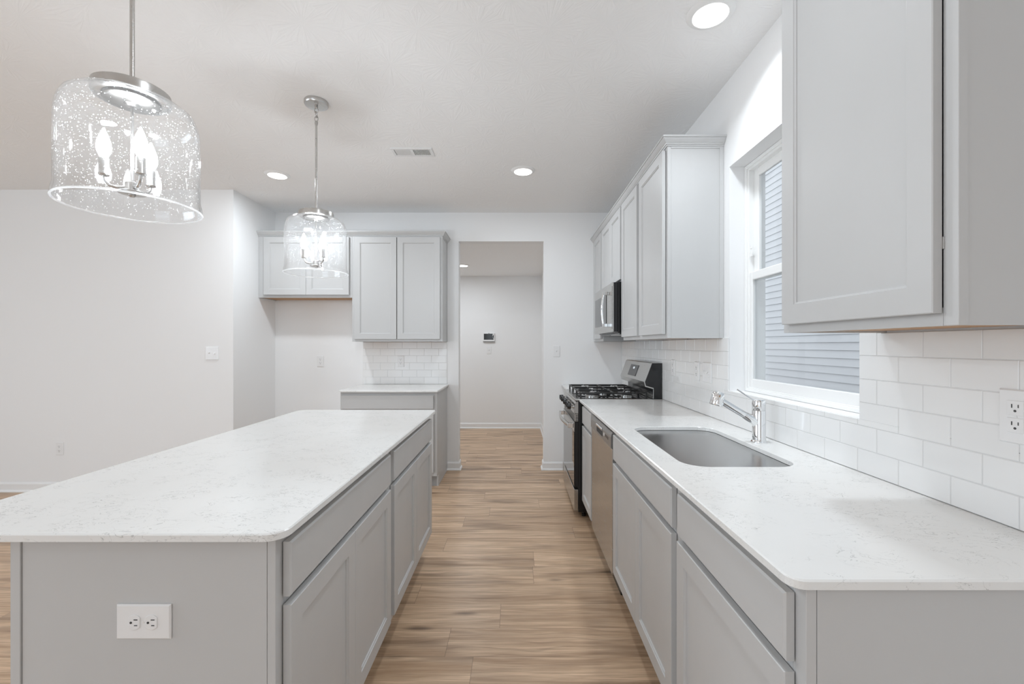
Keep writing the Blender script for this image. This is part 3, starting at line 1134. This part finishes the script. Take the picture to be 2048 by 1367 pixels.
# back guard
GY = .676
b = B()
prism(b, [(GY, .9005), (GY, 1.19), (.600, 1.19), (.545, 1.045), (.553, 1.018), (.605, 1.000), (.612, .9005)], lambda p, d: Vector((d, p[0], p[1])), .003, rw - .003)
gd = mk('back_guard', b, M['black'], rg)
b = B()
prism(b, [(.640, 1.191), (.640, 1.194), (.597, 1.194), (.590, 1.190), (.537, 1.048), (.546, 1.010), (.611, .992), (.611, 1.0), (.552, 1.017), (.544, 1.046), (.599, 1.1905)],
      lambda p, d: Vector((d, p[0], p[1])), .001, rw - .001)
sh = mk('guard_panel', b, M['steel'], gd)
b = B(); box(b, (.001, .6085, .9165), (rw - .001, .6115, .995), .0005); o = mk('riser', b, M['steel'], gd)
# display on the sloping face
nrm = Vector((0, -.142, .053)).normalized()
upv = Vector((0, .053, .142)).normalized()
ctr = Vector((rw * .47, .5635, 1.119)) + nrm * .0012


def on_slope(bm, u0, u1, v0, v1, t0, t1):
    L = []
    for tt in (t0, t1):
        L.append([ctr + Vector((u, 0, 0)) + upv * v + nrm * tt for u, v in ((u0, v0), (u1, v0), (u1, v1), (u0, v1))])
    loft(bm, L)


b = B(); on_slope(b, -.12, .12, -.052, .045, .0, .002); dp = mk('display', b, M['slate'], sh)
b = B()
SEG = {'0': 'abcdef', '1': 'bc', '2': 'abged'}


def digit(ch, u):
    w, h, s = .008, .016, .0016
    pos = {'a': (0, w, h - s, h), 'g': (0, w, h / 2 - s / 2, h / 2 + s / 2), 'd': (0, w, 0, s), 'f': (0, s, h / 2, h), 'b': (w - s, w, h / 2, h),
           'e': (0, s, 0, h / 2), 'c': (w - s, w, 0, h / 2)}
    for q in SEG[ch]:
        a0, a1, c0, c1 = pos[q]
        on_slope(b, u + a0, u + a1, .010 + c0, .010 + c1, .0021, .0025)


for i, ch in enumerate('1200'):
    digit(ch, -.022 + i * .0115 + (.004 if i > 1 else 0))
mk('clock_digits', b, M['digits'], dp)

# ------------------------------------------------------------------ microwave
mwW = .764
MW = thing('microwave', 'stainless over-the-range microwave with black sides hung above the gas range', 'microwave', (.746, 4.158, 1.428), RN)
b = B(); box(b, (.004, .040, .0), (mwW - .004, XW - .746 - .0095, .393), .003); mk('case', b, M['black'], MW)
b = B(); box(b, (0, .0, .004), (mwW, .009, .389), .002, 2); dr = mk('door', b, M['steel'], MW)
b = B(); box(b, (.002, .0092, .006), (mwW - .002, .039, .387), .001); mk('door_core', b, M['black'], dr)
b = B(); box(b, (.03, -.0035, .065), (.53, -.0005, .315), .001); mk('window', b, M['bglass'], dr)
b = B()
hp = []
for i in range(15):
    f = i / 14
    hp.append((.605, -.040 - .012 * math.sin(PI * f), .055 + f * .27))
tube(b, hp, .0095, 12)
hd = mk('handle', b, M['chrome'], dr, 50)
for z in (.062, .318):
    b = B(); box(b, (.594, -.046, z - .014), (.616, -.0006, z + .014), .003, 2); mk('handle_foot', b, M['chrome'], hd)
b = B(); box(b, (.655, -.0025, .03), (.745, -.0006, .36), .001); mk('control_strip', b, M['steel'], dr)
b = B(); box(b, (.03, .06, -.014), (mwW - .03, .36, -.0005), .002); mk('vent_tray', b, M['slate'], MW)
b = B(); box(b, (.47, .05, -.018), (.68, .13, -.0145), .001); mk('task_light', b, M['plate'], MW)

# ------------------------------------------------------------------ outlets and switches
def mapf(origin, facing):
    """local (u right, v up, w out) -> world for a plate on a wall"""
    o = Vector(origin)
    R = {'-y': (Vector((1, 0, 0)), Vector((0, -1, 0))), '-x': (Vector((0, -1, 0)), Vector((-1, 0, 0)))}[facing]
    return R


def plate_thing(name, label, cat, origin, facing, group=None):
    t = thing(name, label, cat, origin, 0 if facing == '-y' else RN, group)
    return t


def plate_mesh(w, h):
    bm = B()
    L = []
    for i, y in ((0, -.0003), (0, -.003), (.003, -.0058)):
        L.append([(-w / 2 + i, y, -h / 2 + i), (w / 2 - i, y, -h / 2 + i), (w / 2 - i, y, h / 2 - i), (-w / 2 + i, y, h / 2 - i)])
    loft(bm, L)
    return bm


def screw(bm, x, z):
    lathe(bm, [(.0005, .0056), (.0032, .0056), (.003, .0066), (.0005, .0068)], 12, (x, 0, z), (0, -1, 0))


def socket_faces(t, cx, cz, horiz, deco=False):
    """one receptacle face with its slots"""
    R = Matrix.Rotation(PI / 2, 4, 'Y') if horiz else Matrix.Identity(4)
    bm = B()
    if not deco:
        pts = []
        for k in range(28):
            a = 2 * PI * k / 28
            pts.append((.0172 * math.cos(a), max(-.0135, min(.0135, .0172 * math.sin(a)))))
        loft(bm, [[(x, -.0055, z) for x, z in pts], [(x, -.0072, z) for x, z in pts], [(x * .93, -.0076, z * .93) for x, z in pts]])
    else:
        box(bm, (-.0165, -.0076, -.0165), (.0165, -.0055, .0165), .0006)
    bmesh.ops.transform(bm, matrix=Matrix.Translation((cx, 0, cz)) @ R, verts=bm.verts[:])
    f = mk('receptacle', bm, M['plate'], t)
    bm = B()
    box(bm, (-.0075, -.0082, .000), (-.0055, -.0070, .0085)); box(bm, (.0055, -.0082, .001), (.0073, -.0070, .008))
    lathe(bm, [(.0004, .0070), (.0027, .0070), (.0027, .0082), (.0004, .0082)], 14, (0, 0, -.0065), (0, -1, 0))
    bmesh.ops.transform(bm, matrix=Matrix.Translation((cx, 0, cz)) @ R, verts=bm.verts[:])
    mk('slots', bm, M['slot'], f)


def outlet(label, origin, facing, horiz=False, deco=False, w=.072, h=.117):
    t = plate_thing('wall_outlet', label, 'outlet', origin, facing)
    if horiz:
        w, h = .124, .079
    mk('cover_plate', plate_mesh(w, h), M['plate'], t)
    for s in (-1, 1):
        if horiz:
            socket_faces(t, s * .0195, 0, True)
        else:
            socket_faces(t, 0, s * .0195, False, deco)
    bm = B(); screw(bm, 0, 0)
    mk('screw', bm, M['plate'], t)
    return t


def switch(label, origin, facing, gangs=1, w=None):
    t = plate_thing('light_switch', label, 'switch', origin, facing)
    w = w or (.072 if gangs == 1 else .118)
    mk('cover_plate', plate_mesh(w, .118), M['plate'], t)
    for k in range(gangs):
        x = (k - (gangs - 1) / 2) * .046
        bm = B(); box(bm, (x - .006, -.0062, -.0135), (x + .006, -.0052, .0135), .0003); s = mk('toggle_slot', bm, M['slate' if False else 'plate'], t)
        bm = B()
        sg = 1 if k == 0 else -1
        loft(bm, [[(x - .0045, -.0058, -.006), (x + .0045, -.0058, -.006), (x + .0045, -.0058, .006), (x - .0045, -.0058, .006)],
                  [(x - .0038, -.017, sg * .009 - .003), (x + .0038, -.017, sg * .009 - .003), (x + .0038, -.017, sg * .009 + .003), (x - .0038, -.017, sg * .009 + .003)]])
        mk('toggle', bm, M['plate'], t)
        bm = B(); screw(bm, x, .030); screw(bm, x, -.030); mk('screw', bm, M['plate'], t)
    return t


outlet('white double outlet lying sideways on the island end panel', (-.851, 1.0095, .6975), '-y', horiz=True)
outlet('white outlet low on the wall left of the island', (-4.145, YL, .39), '-y')
outlet('white outlet on the bare wall of the fridge space', (-2.086, YB, 1.158), '-y')
outlet('white outlet on the tiles under the tall back wall cabinet', (-1.227, YB - TH, 1.158), '-y')
outlet('white outlet on the tiles at the right edge, nearest the camera', (XW - TH, .987, 1.1685), '-x', deco=True, h=.122)
outlet('white outlet on the right wall tiles beside the range backguard', (XW - TH, 3.147, 1.1685), '-x', deco=True)
outlet('white outlet on the tiles next to the double switch near the window', (XW - TH, 2.733, 1.1685), '-x', deco=True)
switch('white double switch on the tiles left of the window', (XW - TH, 2.588, 1.1685), '-x', 2)
switch('white double switch on the wall left of the fridge space', (-2.761, YL, 1.256), '-y', 2)
switch('white single switch on the wall between doorway and range', (.432, YB, 1.265), '-y', 1)
switch('white switch below the alarm panel on the far hall wall', (-.432, YH, 1.249), '-y', 1)

ap = thing('alarm_panel', 'small alarm touch screen with peeling film on the far hall wall', 'alarm panel', (-.432, YH, 1.457), 0)
b = B(); box(b, (-.093, -.028, -.068), (.093, -.0005, .068), .004, 2); hs = mk('housing', b, M['plate'], ap)
b = B(); box(b, (-.080, -.0292, -.040), (.080, -.0275, .056), .0004); sc = mk('screen', b, M['screen'], ap)
b = B(); box(b, (-.006, -.0296, .058), (.006, -.0278, .066), .0005); mk('lens', b, M['slot'], hs)
b = B(); box(b, (-.093, -.030, -.074), (.093, -.004, -.0685), .001); mk('bottom_edge', b, M['slate'], hs)
b = B()
loft(b, [[(.055, -.0298, .012), (.093, -.034, .062), (.062, -.0345, .064)], [(.055, -.0303, .012), (.093, -.0345, .062), (.062, -.035, .064)]])
loft(b, [[(.055, -.0298, .012), (.088, -.034, -.045), (.080, -.0335, -.048)], [(.055, -.0303, .012), (.088, -.0345, -.045), (.080, -.034, -.048)]])
mk('peeling_film', b, M['film'], ap)

# ------------------------------------------------------------------ recessed ceiling lights and vent
def can(label, x, y, zc=H, power=CAN_W, visible=True):
    t = thing('recessed_light', label, 'ceiling light', (x, y, zc), 0)
    b = B()
    lathe(b, [(.072, -.0125), (.074, -.0135), (.078, -.0125), (.095, -.0045), (.098, -.0002), (.072, -.0002)], 48, closed_prof=True)
    mk('trim_ring', b, M['trim'], t, 40)
    b = B(); lathe(b, [(.0005, -.0125), (.060, -.0122), (.0715, -.0105), (.0715, -.0006), (.0005, -.0006)], 48)
    mk('lens', b, M['lens'], t, 40)
    area('recessed_lamp', (0, 0, -.02), (0, 0, 0), .14, .14, power, (.87, .94, 1.0), 'DISK', t, 2.3 if x > .5 else None)
    return t


can('recessed ceiling light left of the far pendant', -1.98, 3.65, H, CAN_W * 1.4)
can('recessed ceiling light between the vent and the right wall cabinets', .057, 3.565)
can('recessed ceiling light close to the window, at the top of the view', .828, 1.874, H, CAN_W * 0.72)
can('small recessed light in the hall ceiling beyond the doorway', -.74, 6.09, OZ, CAN_HALL)
can('added fill light in the hall ceiling hidden left of the doorway', -2.1, 6.09, OZ, CAN_HALL)
for i, (x, y) in enumerate(((.057, 1.0), (.828, -1.6), (-1.98, -.9), (-3.9, .3), (-4.9, -2.5), (-1.0, -2.8))):  # unseen lamps added to brighten the aisle and the room
    can(['added unseen ceiling light filling the aisle near the camera', 'added unseen ceiling light over the near end of the right wall', 'added unseen ceiling light behind the island',
         'added unseen ceiling light left of the near pendant', 'added unseen ceiling light in the far left room corner',
         'added unseen ceiling light near the rear wall opening'][i], x, y, H, FILL_AISLE if i == 0 else FILL_REST)

vt = thing('ceiling_vent', 'white slotted register in the ceiling between the pendants and doorway', 'vent', (-.755, 3.22, H), 0)
b = B()
vw, vh = .150, .070
ow, oh = .128, .046
for x0, x1, y0, y1 in ((-vw, vw, -vh, -oh), (-vw, vw, oh, vh), (-vw, -ow, -oh, oh), (ow, vw, -oh, oh), (-.010, .010, -oh, oh)):
    box(b, (x0, y0, -.006), (x1, y1, -.0004), .0012)
mk('frame', b, M['plate'], vt)
b = B(); box(b, (-ow, -oh, -.0012), (ow, oh, -.0004)); mk('duct_backing', b, M['slot'], vt)
for side in (-1, 1):
    b = B()
    for i in range(11):
        x = side * (.016 + i * .0106)
        dx = .0035 * side if side > 0 else .0075
        loft(b, [[(x - .0012, y, -.0058), (x + .0012, y, -.0058), (x + .0012 + dx, y, -.0014), (x - .0012 + dx, y, -.0014)] for y in (-oh, oh)])
    mk('louver_bank', b, M['plate'], vt)
b = B(); tube(b, [(.139, -.055, -.006), (.139, -.058, -.018), (.139, -.060, -.022)], .0022, 8); mk('damper_lever', b, M['plate'], vt)

# ------------------------------------------------------------------ glass pendants
def pendant(label, x, y):
    t = thing('pendant_light', label, 'pendant light', (x, y, 0), 0, None)
    zr = 1.765
    b = B(); lathe(b, [(.0005, H - .0003), (.064, H - .0003), (.066, H - .003), (.066, H - .018), (.062, H - .024), (.030, H - .027), (.0005, H - .027)], 48)
    mk('canopy', b, M['nickel'], t, 35)
    b = B()
    def link(zc, r, flip):
        pts = []
        for k in range(21):
            a = 2 * PI * k / 20
            u, v = r * .62 * math.cos(a), r * math.sin(a)
            pts.append((0, u, zc + v) if flip else (u, 0, zc + v))
        tube(b, pts, .0026, 8, False)
    lathe(b, [(.0005, H - .027), (.009, H - .027), (.009, H - .036), (.005, H - .040), (.0005, H - .040)], 20)
    link(H - .052, .016, False); link(H - .076, .017, True); link(H - .100, .016, False)
    lathe(b, [(.0005, H - .112), (.006, H - .113), (.009, H - .118), (.009, H - .132), (.0005, H - .132)], 20)
    mk('chain_link', b, M['nickel'], t, 40)
    b = B(); tube(b, [(0, 0, H - .131), (0, 0, 2.109)], .0062, 16); mk('rod', b, M['nickel'], t, 40)
    b = B(); lathe(b, [(.0005, 2.1240), (.008, 2.1240), (.011, 2.1160), (.016, 2.1120), (.040, 2.1080), (.042, 2.1020), (.0005, 2.1020)], 40)
    lathe(b, [(.0005, 2.1015), (.088, 2.1015), (.094, 2.0980), (.095, 2.0920), (.095, 2.0720), (.092, 2.0700), (.0005, 2.0700)], 56)
    fit = mk('fitter_cap', b, M['nickel'], t, 35)
    for k in range(3):
        a = k * 2 * PI / 3 + .4
        b = B(); lathe(b, [(.0005, 2.1016), (.0045, 2.1016), (.0045, 2.1070), (.003, 2.1090), (.0005, 2.1090)], 14, (.062 * math.cos(a), .062 * math.sin(a), 0)); mk('cap_nut', b, M['nickel'], fit, 40)
    # glass: outer profile then inner profile back up
    o_ = [(0.0860, 2.0700), (0.1000, 2.0680), (0.1338, 2.0570), (0.1526, 2.0420), (0.1620, 2.0200), (0.1672, 1.9890), (0.1685, 1.9240), (0.1685, 1.8140), (0.1685, 1.7860), (0.1692, 1.7780), (0.1720, 1.7680), (0.1738, 1.7550), (0.1738, 1.7470)]
    i_ = [(0.1706, 1.7455), (0.1700, 1.7540), (0.1682, 1.7650), (0.1656, 1.7770), (0.1648, 1.7860), (0.1648, 1.9240), (0.1636, 1.9880), (0.1583, 2.0180), (0.1494, 2.0380), (0.1317, 2.0530), (0.0990, 2.0640), (0.0860, 2.0665)]
    b = B(); lathe(b, o_ + i_, 72, closed_prof=True)
    mk('glass_shade', b, M['shade'], t, 60)
    b = B(); lathe(b, [(.1722 + .0030 * math.cos(q), 1.7455 + .0030 * math.sin(q)) for q in (2 * PI * j / 10 for j in range(10))], 96, closed_prof=True)
    mk('glass_rim', b, M['rim'], t, 80)
    b = B(); lathe(b, [(.0005, 2.0695), (.070, 2.0695), (.070, 2.0620), (.066, 2.0590), (.020, 2.0550), (.012, 2.0480), (.0005, 2.0480)], 40); mk('inner_ring', b, M['nickel_dimmed'], t, 35)
    b = B(); tube(b, [(0, 0, 2.049), (0, 0, 1.815)], .004, 12); mk('stem', b, M['nickel'], t, 40)
    b = B()
    lathe(b, [(.0005, 1.7760), (.006, 1.7760), (.009, 1.7800), (.009, 1.7840), (.034, 1.7860), (.035, 1.7900), (.030, 1.7930), (.018, 1.7950), (.017, 1.8180), (.008, 1.8220), (.0005, 1.8220)], 36)
    mk('hub', b, M['nickel'], t, 35)
    for dg in (208, 328, 88):
        a = math.radians(dg)
        c, s = math.cos(a), math.sin(a)
        b = B()
        pts = [(c * r, s * r, z) for r, z in ((.016, 1.8040), (.035, 1.8000), (.052, 1.8040), (.062, 1.8160), (.065, 1.8320))]
        tube(b, pts, .0045, 12)
        arm = mk('arm', b, M['nickel'], t, 50)
        P = (c * .065, s * .065, 0)
        b = B(); lathe(b, [(.0005, 1.8300), (.012, 1.8300), (.014, 1.8330), (.0125, 1.8380), (.0122, 1.8800), (.0105, 1.8820), (.0005, 1.8820)], 24, P); mk('candle_sleeve', b, M['nickel'], arm, 40)
        b = B(); lathe(b, [(.0005, 1.8815), (.0085, 1.8820), (.0105, 1.8880), (.0165, 1.9020), (.0178, 1.9140), (.0160, 1.9300), (.0105, 1.9480), (.0050, 1.9620), (.0022, 1.9700), (.0005, 1.9710)], 24, P)
        bl = mk('bulb', b, M['bulb'], arm, 60)
    return t


pendant('large near glass pendant light hanging over the near end of the island', -1.160, 1.33)
pendant('farther glass pendant light hanging over the far end of the island', -1.160, 2.556)
